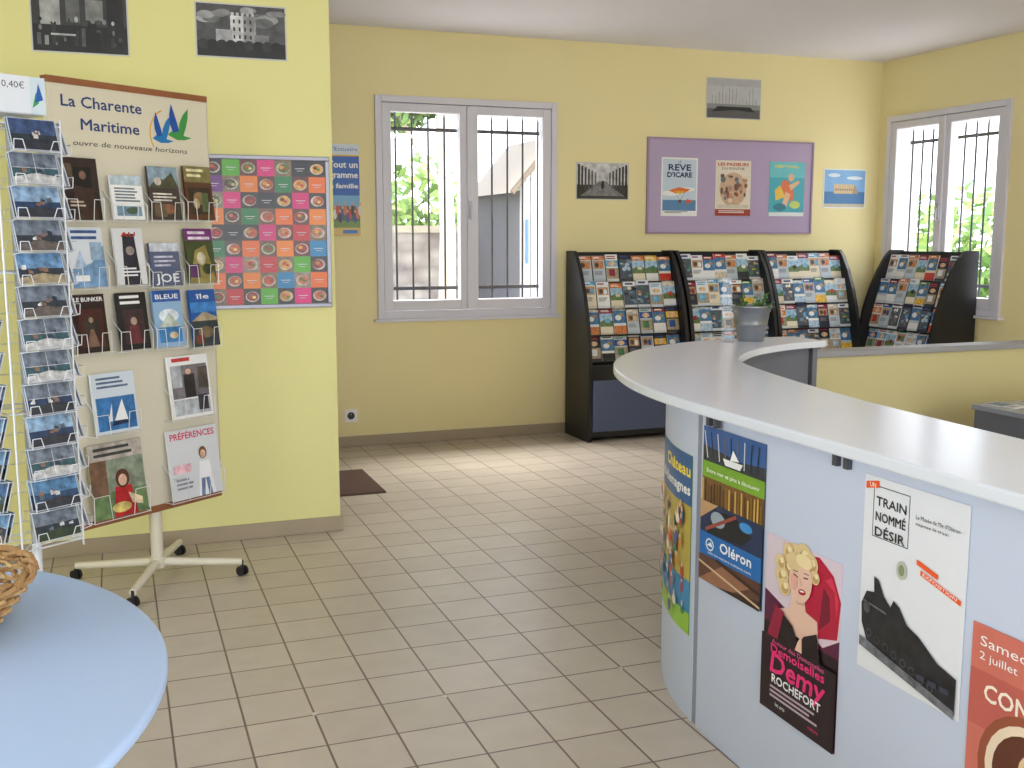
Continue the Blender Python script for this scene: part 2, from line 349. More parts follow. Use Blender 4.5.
for i,t in enumerate(["Tout un","programme","en famille"]): a.text(t,.308,.455-.068*i,.042 if i<2 else .03,W,al='R',w=[.2,.27,.22][i],bold=.0018)
a.rect(0,.055,.32,.27,(110,100,90)); a.rect(0,.2,.32,.27,(120,180,220)); a.rect(0,.055,.32,.1,(120,150,70))
for i in range(18):
    x=.03+.017*i;y=.12+.025*(i%3); a.ell(x,y,.012,.035,random.choice([(200,60,50),(220,180,60),(60,90,150),(215,120,60),(225,225,220),(60,50,50)]),10); a.ell(x,y+.045,.008,.011,(215,165,140),8)
a.rect(0,0,.32,.055,(225,190,110)); a.rect(.2,.015,.3,.04,(60,120,190))
poster(a,"wall_poster","blue poster with bold white lettering and a family picture","poster",(1.268,7.2,1.457))
sk=empty("wall_socket","white wall power socket with a dark round plug hole","socket",(1.450,7.2,.175))
b=MB(); b.box(0,-.012,0,.09,0,.09,mat((250,248,248),.4)); b.obj("socket_plate",sk,bevel=.002)
b=MB(); b.add([(.045+.026*math.cos(t),-.0125,.045+.026*math.sin(t)) for t in [2*math.pi*k/20 for k in range(20)]],[tuple(range(20))],mat((60,56,54),.5)); b.tube((.045,-.0105,.055),(.045,-.02,.055),.003,mat((190,190,190),.3,.8)); b.obj("socket_hole",sk)
pb=empty("pin_board","purple felt pin board with a slim frame","pin board",(3.763,7.2,1.473))
felt=mat((188,170,200),.95,noise=.14,nscale=160)
b=MB(); b.box(.012,-.012,.012,1.463,0,.703,felt); b.obj("felt_panel",pb)
b=MB(); pf=mat((165,142,168),.5); b.box(0,-.02,0,1.475,0,.014,pf); b.box(0,-.02,.701,1.475,0,.715,pf); b.box(0,-.02,.014,.014,0,.701,pf); b.box(1.461,-.02,.014,1.475,0,.701,pf); b.obj("board_frame",pb)
a=Art(.31,.435,W,.002); a.rect(.012,.012,.298,.423,(205,220,235)); a.rect(.012,.012,.298,.12,(95,140,185)); a.ell(.08,.17,.08,.02,W); a.ell(.22,.2,.07,.015,W)
a.text("LE",.155,.395,.018,(40,60,110),al='C'); a.text("REVE",.155,.34,.045,(30,50,105),al='C',w=.19,bold=.002); a.text("D'ICARE",.155,.29,.036,(30,50,105),al='C',w=.21,bold=.002)
a.poly([(.06,.19),(.15,.215),(.25,.2),(.2,.175),(.12,.17)],(235,120,50)); a.poly([(.11,.185),(.2,.185),(.16,.16)],(240,190,70)); a.line((.12,.175),(.155,.12),.002,(110,70,40)); a.line((.2,.175),(.165,.12),.002,(110,70,40)); a.rect(.148,.1,.172,.122,(110,70,40)); a.poly([(.21,.09),(.27,.11),(.22,.13)],(225,90,50)); a.rect(.012,.012,.298,.04,W); a.bars(.03,.035,.2,2,.004,(90,90,110))
PG="posters on the pin board"
poster(a,"event_poster","white and blue poster with orange flying wing and dark lettering","poster",(3.884,7.188,1.607),group=PG)
a=Art(.315,.42,(238,226,208),.002,noise=.2,nscale=25)
a.text("LES PASSEURS",.157,.38,.022,(190,50,45),al='C',w=.27,bold=.0012); a.text("DU PONTHE",.157,.35,.018,(60,50,60),al='C',w=.2)
a.ell(.157,.2,.12,.13,(215,180,150)); 
for i in range(26): a.ell(random.uniform(.05,.27),random.uniform(.1,.32),random.uniform(.01,.025),random.uniform(.01,.03),random.choice([(150,95,70),(190,150,130),(110,120,130),(235,215,190),(165,80,65),(120,90,80)]),10)
a.rect(0,.0,.315,.05,(170,60,50)); a.rect(.02,.06,.295,.085,(220,210,190)); a.bars(.03,.04,.25,2,.006,(240,235,225))
poster(a,"event_poster","cream poster with crowded drawn figures and a red strip","poster",(4.35,7.188,1.612),group=PG)
a=Art(.325,.42,(70,175,190),.002); a.rect(0,.3,.325,.42,(110,200,205))
a.text("FESTIVAL",.16,.375,.02,(245,225,90),al='C',w=.22,bold=.0012); a.ell(.17,.2,.05,.09,(225,120,70),rot=.5); a.ell(.2,.3,.028,.03,(235,190,150)); a.poly([(.12,.08),(.16,.07),(.2,.17),(.15,.19)],(235,190,150)); a.poly([(.2,.2),(.28,.26),(.27,.28),(.18,.24)],(235,190,150)); a.poly([(.06,.12),(.15,.15),(.1,.24),(.05,.2)],(240,200,80)); a.ell(.1,.07,.06,.03,(50,130,150)); a.ell(.24,.09,.05,.03,(200,220,110)); a.rect(0,0,.325,.03,(235,240,240))
poster(a,"event_poster","turquoise poster with an orange dancing figure","poster",(4.835,7.188,1.612),group=PG)

# ================= BROCHURES =================
def brochure_mesh(k,w=.1,h=.2):
    pal=[(40,85,155),(205,60,50),(238,238,238),(70,130,90),(235,190,70),(235,238,242),(25,30,45),(215,130,75),(110,175,215),(235,235,230),(150,45,70),(180,205,225),(215,205,185)]
    a=Art(w,h,random.choice([(240,240,236),(230,234,240),(40,45,60),(195,205,215),(235,225,200),(240,240,240)]),.008,step=.0002,noise=.35,nscale=45)
    c1=pal[k%13];c2=pal[(k*3+4)%13]
    st=k%5
    if st==0:
        a.rect(0,h*.8,w,h,c1); a.rect(0,h*.3,w,h*.8,(160,195,220)); a.poly([(0,h*.3),(w,h*.3),(w,h*.5),(w*.6,h*.6),(0,h*.48)],(100,125,75)); a.ell(w*.6,h*.5,w*.2,h*.08,c2); a.bars(w*.12,h*.93,w*.7,2,h*.022,W if min(c1)<200 else (60,80,130))
    elif st==1:
        a.rect(0,h*.55,w,h*.78,c2); a.ell(w*.5,h*.66,w*.3,h*.09,(225,190,155)); a.bars(w*.1,h*.95,w*.8,2,h*.04,c1 if min(c1)<200 else (190,60,60)); a.rect(0,h*.1,w,h*.5,(175,160,135)); a.rect(w*.2,h*.2,w*.7,h*.45,c1)
    elif st==2:
        a.rect(0,h*.4,w,h*.9,(70,120,165)); a.ell(w*.4,h*.6,w*.25,h*.1,(235,235,232)); a.ell(w*.7,h*.7,w*.2,h*.06,(165,145,115)); a.rect(0,h*.86,w,h,c2); a.bars(w*.15,h*.97,w*.7,1,h*.05,(245,240,220) if min(c2)<200 else (40,60,110)); a.rect(0,0,w,h*.3,c1)
    elif st==3:
        a.rect(w*.08,h*.5,w*.92,h*.8,(185,145,110)); a.ell(w*.35,h*.64,w*.18,h*.09,(95,70,55)); a.ell(w*.68,h*.62,w*.15,h*.11,c1); a.rect(0,h*.84,w,h*.99,c1); a.bars(w*.1,h*.95,w*.6,1,h*.05,W if min(c1)<200 else (150,50,80)); a.bars(w*.1,h*.4,w*.7,4,h*.02,(120,120,130))
    else:
        a.rect(0,h*.1,w,h*.82,(80,90,105)); 
        for i in range(10): a.ell(w*random.uniform(.1,.9),h*random.uniform(.2,.75),w*random.uniform(.08,.2),h*random.uniform(.03,.08),random.choice([(215,205,185),(165,125,90),(110,145,165),c1,c2]),9)
        a.bars(w*.15,h*.95,w*.7,1,h*.07,(60,70,120))
    return a.mesh("brochure")
BM=[brochure_mesh(k) for k in range(39)]
blk=mat((24,24,28),.45); blk2=mat((16,16,20),.6); bluep=mat((84,96,130),.5)
def prof_y(z):
    P=[(0,.41),(.6,.41),(.75,.39),(.9,.355),(1.05,.305),(1.2,.235),(1.3,.17),(1.35,.12)]
    for (z0,y0),(z1,y1) in zip(P[:-1],P[1:]):
        if z<=z1: return y0+(y1-y0)*(z-z0)/(z1-z0)
    return .12
def rack(loc,rz,Wd,label):
    r=empty("brochure_rack",label,"brochure rack",loc,rz,group="black brochure racks")
    zs=[0,.6,.68,.75,.83,.9,.98,1.05,1.13,1.2,1.25,1.3,1.33,1.35]
    for x in (0,Wd-.028):
        b=MB(); b.prism([(0,0)]+[(-prof_y(z),z) for z in zs]+[(0,1.35)],x,x+.028,blk); b.obj("side_panel",r)
    b=MB(); b.box(.028,-.02,.03,Wd-.028,0,1.34,blk2); b.box(.028,-.39,.03,Wd-.028,-.02,.55,blk); b.obj("base_cabinet",r)
    b=MB(); b.box(.04,-.402,.07,Wd-.04,-.39,.44,bluep); b.obj("front_panel",r,bevel=.003,label="blue gray front panel")
    M=Matrix.Translation(loc)@Matrix.Rotation(rz,4,'Z')
    for i in range(4):
        zb=.572+.186*i; yd=prof_y(zb+.06)-.062
        b=MB(); b.box(.028,-yd-.012,zb-.012,Wd-.028,-yd+.08,zb-.004,blk2); b.box(.028,-yd-.016,zb-.012,Wd-.028,-yd-.012,zb+.02,clear); b.obj("shelf",r)
        n=7; p=(Wd-.06)/n
        for j in range(n):
            me=random.choice(BM); o=bpy.data.objects.new("brochure",me); COL.objects.link(o)
            s=random.uniform(.95,1.02)
            L=Matrix.Translation((.03+j*p+(p-.1*s)/2,-yd+.004+random.uniform(0,.006),zb-.002))@Matrix.Rotation(math.radians(90-15),4,'X')@Matrix.Diagonal((s,random.choice([.9,.95,1.0]),1,1))
            o.matrix_world=M@L
            tag(o,"folded glossy tourist brochure in a black display rack","brochure","brochures in the black racks")
rack((3.10,7.16,0),0,.81,"tall black brochure rack with a blue gray cabinet front")
rack((3.93,7.16,0),0,.745,"black curved brochure rack between two others")
rack((4.685,7.16,0),0,.745,"black curved brochure rack near the room corner")
rack((5.85,6.84,0),-R90,.81,"black curved brochure rack against the side wall")

# ================= COUNTER =================
outer=resample(catmull([(1.51,.5),(1.51,1.5),(1.505,2.3),(1.505,2.7),(1.55,3.05),(1.66,3.4),(1.82,3.68),(2.05,3.93),(2.4,4.12),(2.75,4.17),(2.97,4.17)]),70)
inner=resample(catmull([(1.93,.5),(1.93,1.5),(1.97,2.3),(2.03,2.75),(2.10,3.1),(2.18,3.38),(2.3,3.56),(2.5,3.75),(2.7,3.86),(2.85,3.91),(2.97,3.93)]),70)
slabm=mat((222,227,238),.2,noise=.01,nscale=5)
ZT=.99; ZB=.96
def strip(b,o,i,z0,z1,mt,mt2=None):
    n=len(o); vs=[]
    for k in range(n): vs+=[(o[k].x,o[k].y,z1),(i[k].x,i[k].y,z1),(o[k].x,o[k].y,z0),(i[k].x,i[k].y,z0)]
    fs=[];f2=[]
    for k in range(n-1):
        a=4*k;c=a+4; fs+=[(a,a+1,c+1,c),(a+2,c+2,c+3,a+3),(a,c,c+2,a+2)]; f2.append((a+1,a+3,c+3,c+1))
    fs+=[(0,2,3,1),(a+4,a+5,a+7,a+6)]
    if mt2 is None: b.add(vs,fs+f2,mt)
    else: b.add(vs,fs,mt); b.add(vs,f2,mt2)
b=MB(); strip(b,outer,inner,ZB,ZT,slabm); ct=b.obj("countertop",bevel=.006); tag(ct,"curved white laminate countertop sweeping round the reception desk","countertop")
body=catmull([(1.55,.55),(1.55,1.5),(1.55,2.3),(1.572,2.68),(1.62,2.9),(1.72,3.12),(1.88,3.36),(2.1,3.62),(2.4,3.86),(2.7,3.99),(2.92,4.02)],10)
def offs(pts,d):
    out=[]
    for k in range(len(pts)):
        t=(pts[min(k+1,len(pts)-1)]-pts[max(k-1,0)]).normalized(); out.append(pts[k]+Vector((t.y,-t.x))*d)
    return out
cn=empty("reception_counter","curved reception counter body clad in pale blue-gray panels","counter",(1.6,2.3,0))
panm=mat((198,207,229),.35,noise=.01,nscale=5); panin=mat((112,114,124),.5)
def rel(pts): return [Vector((p.x-1.6,p.y-2.3)) for p in pts]
idx=[k for k,p in enumerate(body) if p.y<2.632]; s1=body[:idx[-1]+1]; s2=body[idx[-1]+1:]
for seg,nm in ((s1,"straight_panel"),(s2,"curved_panel")):
    b=MB(); o2=rel(seg); strip(b,o2,rel(offs(seg,.03)),.0,.957,panm,panin); b.obj(nm,cn)
b=MB(); sm=mat((140,145,162),.4); p=s1[-1];q=s2[0]
b.box(p.x-1.6+.004,p.y-2.3-.002,.0,p.x-1.6+.03,q.y-2.3+.002,.957,sm); b.obj("joint_strip",cn,label="gray vertical joint strip")
for y in (2.545,2.505,1.985,1.945,1.2):
    b=MB(); b.box(1.535-1.6,y-2.3-.008,.927,1.549-1.6,y-2.3+.008,.959,mat((70,72,82),.4)); b.obj("bracket",cn,label="small dark metal bracket")
b=MB(); b.box(1.91-1.6,.55-2.3,.0,1.925-1.6,2.2-2.3,.957,panm); b.box(1.585-1.6,.56-2.3,.4,1.91-1.6,2.2-2.3,.42,panm); b.obj("inner_panel",cn)
b=MB(); b.box(2.93-1.6,3.97-2.3,0,2.955-1.6,4.04-2.3,.957,panin); b.obj("end_post",cn)
X0=1.548
def cposter(a,name,label,ymax,z0): return poster(a,name,label,"poster",(X0,ymax,z0),-R90,"posters taped on the counter")
w,h=.31,.445
a=Art(w,h,(60,80,110),.001,noise=.2,nscale=25)
a.rect(0,h*.78,w,h,(50,90,150)); a.poly([(0,h*.78),(w,h*.78),(w,h*.86),(w*.6,h*.84),(0,h*.88)],(50,55,65))
for i in range(9): a.line((w*(.08+.1*i),h*.8),(w*(.02+.11*i),h*.97),.005,random.choice([(200,200,205),(30,35,50),(120,100,80)]))
a.poly([(w*.38,h*.79),(w*.62,h*.79),(w*.66,h*.83),(w*.34,h*.83)],(235,235,238)); a.poly([(w*.46,h*.83),(w*.6,h*.84),(w*.5,h*.9)],W)
a.rect(0,h*.675,w,h*.78,(120,165,50)); a.text("Entre mer et pins à découvrir",w/2,h*.71,.012,W,al='C',w=w*.85)
a.rect(0,h*.5,w,h*.675,(120,85,45))
for i in range(20): a.rect(w*(.005+.05*i),h*.5,w*(.03+.05*i),h*random.uniform(.63,.67),random.choice([(95,65,38),(205,165,85),(140,105,50),(60,42,30)]))
a.rect(0,h*.3,w,h*.52,(35,50,85)); a.poly([(w*.1,h*.32),(w*.7,h*.34),(w*.85,h*.42),(w*.55,h*.5),(w*.25,h*.48)],(25,28,38)); a.ell(w*.3,h*.43,w*.12,h*.05,(150,165,180)); a.ell(w*.75,h*.46,w*.1,h*.03,(60,140,210)); a.poly([(0,h*.4),(w*.3,h*.52),(0,h*.52)],(190,150,110)); a.line((w*.1,h*.34),(w*.6,h*.5),.01,(150,70,60))
a.noise=0
a.rect(0,h*.17,w,h*.32,(25,105,180)); a.text("Oléron",w*.6,h*.235,.028,W,al='C',w=w*.5,bold=.001); a.text("oleron-nature-culture.com",w*.5,h*.19,.008,W,al='C',w=w*.7); a.ell(w*.18,h*.25,w*.07,h*.04,(240,240,240)); a.ell(w*.18,h*.25,w*.055,h*.032,(30,120,190)); a.poly([(w*.13,h*.24),(w*.23,h*.24),(w*.2,h*.27)],W)
a.noise=.2
a.rect(0,0,w,h*.17,(95,60,50)); a.poly([(0,0),(w*.5,0),(w*.9,h*.12),(w*.4,h*.15)],(150,105,80)); a.poly([(w*.3,0),(w,0),(w,h*.06)],(50,30,28)); a.line((0,h*.12),(w,h*.02),.006,(210,180,150)); a.line((w*.3,h*.17),(w,h*.1),.01,(60,38,32))
cposter(a,"event_poster","poster of seaside picture strips with green and blue bands",2.582,.477)
w,h=.305,.465
a=Art(w,h,(220,198,210),.001)
a.rect(0,h*.6,w,h,(216,200,214)); a.rect(0,0,w,h*.5,(32,14,26)); a.poly([(0,h*.5),(w,h*.5),(w,h*.6),(w*.8,h*.52),(0,h*.68)],(90,24,62))
red=(180,18,58); skin=(232,192,174); hair=(222,196,146)
a.poly([(w*.55,h*.52),(w*.97,h*.6),(w*1.0,h*.8),(w*.9,h*.92),(w*.72,h*.985),(w*.55,h*.97)],red)
a.poly([(w*.74,h*.6),(w*.88,h*.68),(w*.86,h*.8),(w*.78,h*.84)],(120,12,45)); a.poly([(w*.8,h*.88),(w*.92,h*.84),(w*.95,h*.7),(w*.97,h*.8),(w*.88,h*.91)],(215,50,85))
a.poly([(w*.22,h*.5),(w*.75,h*.5),(w*.72,h*.64),(w*.57,h*.66),(w*.54,h*.74),(w*.38,h*.72),(w*.36,h*.64),(w*.2,h*.6)],skin); a.poly([(w*.4,h*.72),(w*.54,h*.74),(w*.55,h*.69),(w*.46,h*.68)],(205,160,145))
for x,y,r in ((.32,.86,.12),(.4,.93,.12),(.52,.955,.11),(.62,.93,.09),(.24,.8,.09),(.28,.74,.08),(.68,.87,.06),(.22,.87,.07),(.32,.95,.07)):
    a.ell(w*x,h*y,w*r,h*r*.62,hair); a.ell(w*(x+.01),h*(y-.008),w*r*.6,h*r*.35,(192,158,104)); a.ell(w*(x+.02),h*(y+.01),w*r*.4,h*r*.22,(240,222,180))
a.ell(w*.5,h*.815,w*.15,h*.12,skin,rot=-.25); a.ell(w*.4,h*.905,w*.1,h*.05,hair); a.ell(w*.54,h*.93,w*.11,h*.038,(236,216,168)); a.ell(w*.42,h*.8,w*.05,h*.05,(226,170,155))
a.line((w*.41,h*.838),(w*.47,h*.832),.003,(50,35,38)); a.line((w*.54,h*.842),(w*.6,h*.848),.003,(50,35,38)); a.line((w*.4,h*.858),(w*.47,h*.862),.002,(120,85,60)); a.line((w*.54,h*.868),(w*.61,h*.87),.002,(120,85,60))
a.ell(w*.53,h*.762,w*.05,h*.016,(170,15,40),rot=.15); a.ell(w*.53,h*.766,w*.032,h*.005,W,rot=.15); a.line((w*.5,h*.83),(w*.525,h*.795),.0025,(205,150,130))
a.poly([(w*.2,h*.42),(w*.8,h*.42),(w*.74,h*.58),(w*.58,h*.53),(w*.5,h*.47),(w*.42,h*.55),(w*.26,h*.6)],(24,10,20)); a.poly([(w*.46,h*.42),(w*.56,h*.42),(w*.55,h*.53),(w*.5,h*.48)],skin)
a.poly([(w*.06,h*.4),(w*.22,h*.42),(w*.3,h*.6),(w*.18,h*.62)],(150,20,60)); a.rect(0,0,w,h*.43,(32,14,26))
a.text("Autour des Demoiselles",w*.5,h*.395,.012,(230,90,150),al='C',w=w*.7); a.text("Demoiselles",w*.5,h*.345,.022,(235,45,125),al='C',w=w*.72,bold=.0008); a.text("Demy",w*.5,h*.235,.052,(235,45,125),al='C',w=w*.72,bold=.002,shear=.15)
a.text("ROCHEFORT",w*.5,h*.175,.022,W,al='C',w=w*.66,bold=.0008); a.bars(w*.15,h*.155,w*.7,3,.006,(190,170,185)); 
a.text("culture",w*.75,h*.05,.01,(235,45,125),al='C'); a.text("les arts",w*.3,h*.05,.01,W,al='C')
cposter(a,"event_poster","dark magenta poster of a laughing curly blond woman in red",2.257,.233)
w,h=.312,.445; dk=(40,40,46)
a=Art(w,h,(226,228,236),.001)
x0,x1,y0,y1=w*.1,w*.46,h*.70,h*.955
for p,q in (((x0,y0),(x1,y0)),((x0,y1),(x1,y1)),((x0,y0),(x0,y1)),((x1,y0),(x1,y1))): a.line(p,q,.002,dk)
for i,t in enumerate(["TRAIN","NOMMÉ","DÉSIR"]): a.text(t,(x0+x1)/2,y1-.042-.034*i,.020,dk,al='C',w=.094,bold=.0006)
a.poly([(w*.02,h*.93),(w*.16,h*.95),(w*.15,h*.985),(w*.02,h*.965)],(235,90,35)); a.text("UN",w*.09,h*.945,.01,W,al='C')
a.text("Le Musée de l'île d'Oléron",w*.53,h*.86,.009,dk,w=w*.4); a.text("expose le train",w*.53,h*.83,.007,dk,w=w*.3)
a.poly([(w*.56,h*.645),(w*.76,h*.61),(w*.76,h*.635),(w*.56,h*.67)],(235,90,35)); a.poly([(w*.6,h*.6),(w*.97,h*.535),(w*.97,h*.56),(w*.6,h*.625)],(235,90,35)); a.text("EXPOSITION",w*.62,h*.602,.007,W,w=w*.32,rot=-.24); a.ell(w*.42,h*.585,w*.05,h*.045,(185,190,170)); a.ell(w*.42,h*.585,w*.03,h*.028,(130,145,115))
a.noise=.5; a.nscale=40
a.poly([(w*.1,h*.16),(w*.97,h*.02),(w*.97,h*.19),(w*.8,h*.22),(w*.62,h*.3),(w*.5,h*.33),(w*.42,h*.4),(w*.36,h*.42),(w*.33,h*.38),(w*.26,h*.42),(w*.2,h*.49),(w*.15,h*.5),(w*.16,h*.42),(w*.08,h*.41),(w*.03,h*.34),(w*.04,h*.24)],(34,34,40))
for i in range(8): a.ell(w*(.12+.09*i),h*(.2-.016*i),w*.03,h*.022,(66,68,76)); a.ell(w*(.12+.09*i),h*(.2-.016*i),w*.02,h*.014,(25,25,30))
a.poly([(w*.03,h*.12),(w*.97,h*.0),(w*.97,h*.04),(w*.03,h*.17)],(110,112,120)); a.line((w*.05,h*.36),(w*.3,h*.34),.004,(110,110,118)); a.ell(w*.1,h*.33,w*.035,h*.03,(80,80,88)); a.noise=0
for i in range(3): a.rect(w*(.62+.11*i),h*.1,w*(.7+.11*i),h*.125,(60,62,80))
cposter(a,"event_poster","white poster with a boxed title and black steam train",1.888,.484)
w,h=.31,.455
a=Art(w,h,(205,110,95),.001,noise=.12,nscale=10); a.rect(0,0,w,h,(205,112,98)); a.rect(0,h*.55,w,h*.8,(190,95,85)); a.rect(0,0,w,h*.3,(120,50,45)); a.ell(w*.5,h*.42,w*.4,h*.27,(150,80,55),24); a.ell(w*.5,h*.42,w*.34,h*.23,(235,215,190),24); a.ell(w*.5,h*.42,w*.28,h*.19,(95,50,35),24)
a.ell(w*.55,h*.46,w*.13,h*.09,(225,190,150)); a.text("Samedi",w*.07,h*.91,.02,W,w=w*.4); a.text("2 juillet",w*.07,h*.85,.016,W,w=w*.3); a.text("CONCERT",w*.5,h*.68,.034,(250,235,220),al='C',w=w*.75,bold=.001); a.bars(w*.15,h*.12,w*.7,3,.008,(235,200,190))
cposter(a,"event_poster","coral red poster with a round coffee cup picture",1.552,.25)
w,h=.38,.55
a=Art(w,h,(60,150,80),.001,nx=12); 
a.rect(0,h*.72,w,h,(45,95,150),nx=12); a.rect(0,h*.3,w,h*.72,(190,170,80),nx=12); a.rect(0,0,w,h*.12,(150,200,60),nx=12); a.rect(0,h*.12,w,h*.3,(60,140,190),nx=12)
a.text("Château",w-.012,h*.88,.036,(250,225,70),al='R',w=.25,bold=.002); a.text("d'Allemagnes",w-.01,h*.78,.03,W,al='R',w=.33,bold=.002)
for i in range(60):
    cx=random.uniform(.03,w-.03);cy=random.uniform(h*.08,h*.7); c=random.choice([(190,60,50),(60,110,180),(225,130,50),(100,70,140),(240,230,210),(40,130,100),(50,50,70)])
    a.ell(cx,cy,random.uniform(.008,.018),random.uniform(.012,.026),c,10)
    a.ell(cx,cy+.022,.007,.009,(235,190,155),8)
arc=[0]
s2b=[p for p in body if p.y>2.655]
for p,q in zip(s2b[:-1],s2b[1:]): arc.append(arc[-1]+(q-p).length)
def bend(x,z):
    d=w-x; j=0
    while j<len(arc)-2 and arc[j+1]<d: j+=1
    t=(d-arc[j])/(arc[j+1]-arc[j]); P=s2b[j].lerp(s2b[j+1],t)
    T=(s2b[min(j+2,len(s2b)-1)]-s2b[max(j-1,0)]).normalized(); N=Vector((-T.y,T.x))
    return P+N*(z+.0015)
a.v=[(bend(x,z).x-1.6,bend(x,z).y-2.8,y) for x,y,z in a.v]
o=a.obj("event_poster"); o.location=(1.6,2.8,.26); tag(o,"bright illustrated castle poster bent round the curved panel","poster","posters taped on the counter")
lp=empty("low_partition","low yellow partition with a gray capping rail behind counter","partition",(2.98,4.05,0))
b=MB(); b.box(0,0,0,1.33,.08,.90,mat((205,194,144),.7,noise=.02,nscale=4)); b.obj("partition_panel",lp)
b=MB(); b.box(-.02,-.02,.90,1.36,.10,.928,mat((150,150,154),.4)); b.obj("capping_rail",lp,bevel=.004)
ic=empty("drawer_cabinet","dark gray drawer cabinet inside the curved counter","cabinet",(2.50,3.35,0))
b=MB(); b.box(0,0,.02,.38,.34,.74,mat((96,98,108),.5)); b.box(.02,.02,0,.36,.32,.02,blk2); b.obj("body",ic,bevel=.004)
for k in range(3):
    b=MB(); b.box(-.014,.012,.05+.23*k,0,.328,.265+.23*k,mat((120,122,132),.45)); b.box(-.02,.12,.2+.23*k,-.014,.22,.212+.23*k,mat((180,180,186),.3,.6)); b.obj("drawer",ic)
pa=MB(); pa.box(0,0,0,.21,.297,.006,mat((240,240,242),.6)); o=pa.obj("paper_stack"); o.location=(2.56,3.37,.741); tag(o,"small stack of white paper on the gray cabinet","paper")
ds=empty("side_desk","low gray desk behind the reception counter","desk",(3.5,3.2,0))
b=MB(); b.box(0,0,.70,.95,.4,.725,mat((150,155,165),.2)); b.obj("desk_top",ds,bevel=.004)
b=MB(); b.box(.01,.01,.0,.03,.39,.70,mat((110,112,122),.4)); b.obj("side_panel",ds); b=MB(); b.box(.92,.01,.0,.94,.39,.70,mat((110,112,122),.4)); b.obj("side_panel",ds)
b=MB(); b.box(.03,.37,.2,.92,.385,.70,mat((90,92,100),.4)); b.obj("modesty_panel",ds)
for i,(x,y,r_) in enumerate([(3.56,3.42,.2),(3.72,3.36,-.3),(3.9,3.4,.1)]):
    a=Art(.1,.15,(225,225,225),.003,noise=.3,nscale=40); a.rect(.005,.06,.095,.145,[(70,100,130),(120,110,90),(60,60,70)][i]); a.bars(.01,.045,.07,3,.006,(90,90,95))
    o=a.obj("leaflet"); o.location=(x,y,.7255); o.rotation_euler=(0,0,r_); tag(o,["blue topped","brown topped","dark topped"][i]+" leaflet lying on the gray desk","leaflet","leaflets on the gray desk")
pp=empty("potted_plant","small green plant in a zinc bucket on the counter","potted plant",(2.66,4.06,ZT))
zn=mat((150,154,160),.34,.75,noise=.15,nscale=30)
b=MB(); b.lathe([(0,.0),(.056,0),(.058,.004),(.07,.07),(.073,.073),(.073,.078),(.083,.148),(.09,.15),(.09,.158),(.084,.158),(.08,.15),(.074,.12),(0,.12)],zn,36); 
for s in (-1,1): b.path([(s*.085,-.015,.14),(s*.1,0,.13),(s*.085,.015,.14)],.003,zn)
b.obj("bucket",pp)
b=MB(); b.lathe([(0,.128),(.075,.126)],mat((70,50,38),.95,noise=.3,nscale=60),24); b.obj("soil",pp)
b=MB(); gm=[mat((80,125,60),.5),mat((110,155,80),.5),mat((60,100,50),.5)]
for i in range(34):
    t=random.uniform(0,6.28); l=random.uniform(.04,.11); e=random.uniform(.3,1.3)
    d=Vector((math.cos(t)*math.cos(e),math.sin(t)*math.cos(e),math.sin(e))); p=Vector((math.cos(t)*.03,math.sin(t)*.03,.125))
    if i%3==0: d=Vector((.8,-.2,.45+.3*random.random())).normalized()
    q=p+d*l; b.tube(p,q,.0018,gm[2],5)
    for k in range(4):
        c=p+d*l*(.4+.2*k); sd=d.cross(Vector((0,0,1))).normalized()*(1 if k%2 else -1); w_=.02
        b.add([c,c+sd*w_*.5+d*.008,c+sd*w_+Vector((0,0,.004)),c+sd*w_*.5-d*.006],[(0,1,2,3)],gm[k%3])
b.obj("foliage",pp)
lh=empty("leaflet_holder","clear acrylic leaflet stand on the countertop","leaflet holder",(2.50,4.02,ZT),-.3)
b=MB(); b.box(0,0,0,.045,.06,.004,clear); b.box(0,.056,.004,.045,.06,.28,clear); b.box(0,.0,.004,.045,.003,.06,clear); b.obj("holder_shell",lh)

# ================= DISPLAY BOARD =================
RZ=math.atan2(.426,.5846)
bd=empty("display_board","tall cream display board with wood edges on castor stand","display board",(-.1846,4.40,0),RZ)
BW=.728; cream=mat((226,218,196),.5,noise=.01,nscale=6); wd=mat((150,92,58),.45,noise=.2,nscale=14)
b=MB(); b.box(-.02,-.001,.325,BW,.03,2.02,cream); b.obj("board_panel",bd)
b=MB(); b.box(-.022,-.006,2.02,BW+.002,.035,2.045,wd); b.obj("top_edge",bd,label="brown wooden top edge"); b=MB(); b.box(-.022,-.006,.297,BW+.002,.035,.325,wd); b.obj("bottom_edge",bd,label="brown wooden bottom edge")
b=MB(); b.box(BW,-.004,.325,BW+.004,.032,2.02,mat((205,196,176),.5)); b.obj("side_edge",bd)
navy=(25,60,120)
a=Art(.66,.235,(226,218,196),.0006)
a.text("La Charente",.035,.155,.042,navy,w=.36,bold=.001); a.text("Maritime",.115,.072,.042,navy,w=.265,bold=.001); a.text("ouvre de nouveaux horizons",.075,.012,.02,(50,50,55),w=.54,shear=.2)
def arcp(cx,cy,r0,r1,t0,t1,n=14): 
    T=[t0+(t1-t0)*k/n for k in range(n+1)]
    return [(cx+r0*math.cos(t),cy+r0*math.sin(t)) for t in T]+[(cx+r1*math.cos(t),cy+r1*math.sin(t)) for t in T[::-1]]
a.poly(arcp(.535,.085,.10,.106,2.0,3.7),(235,180,50))
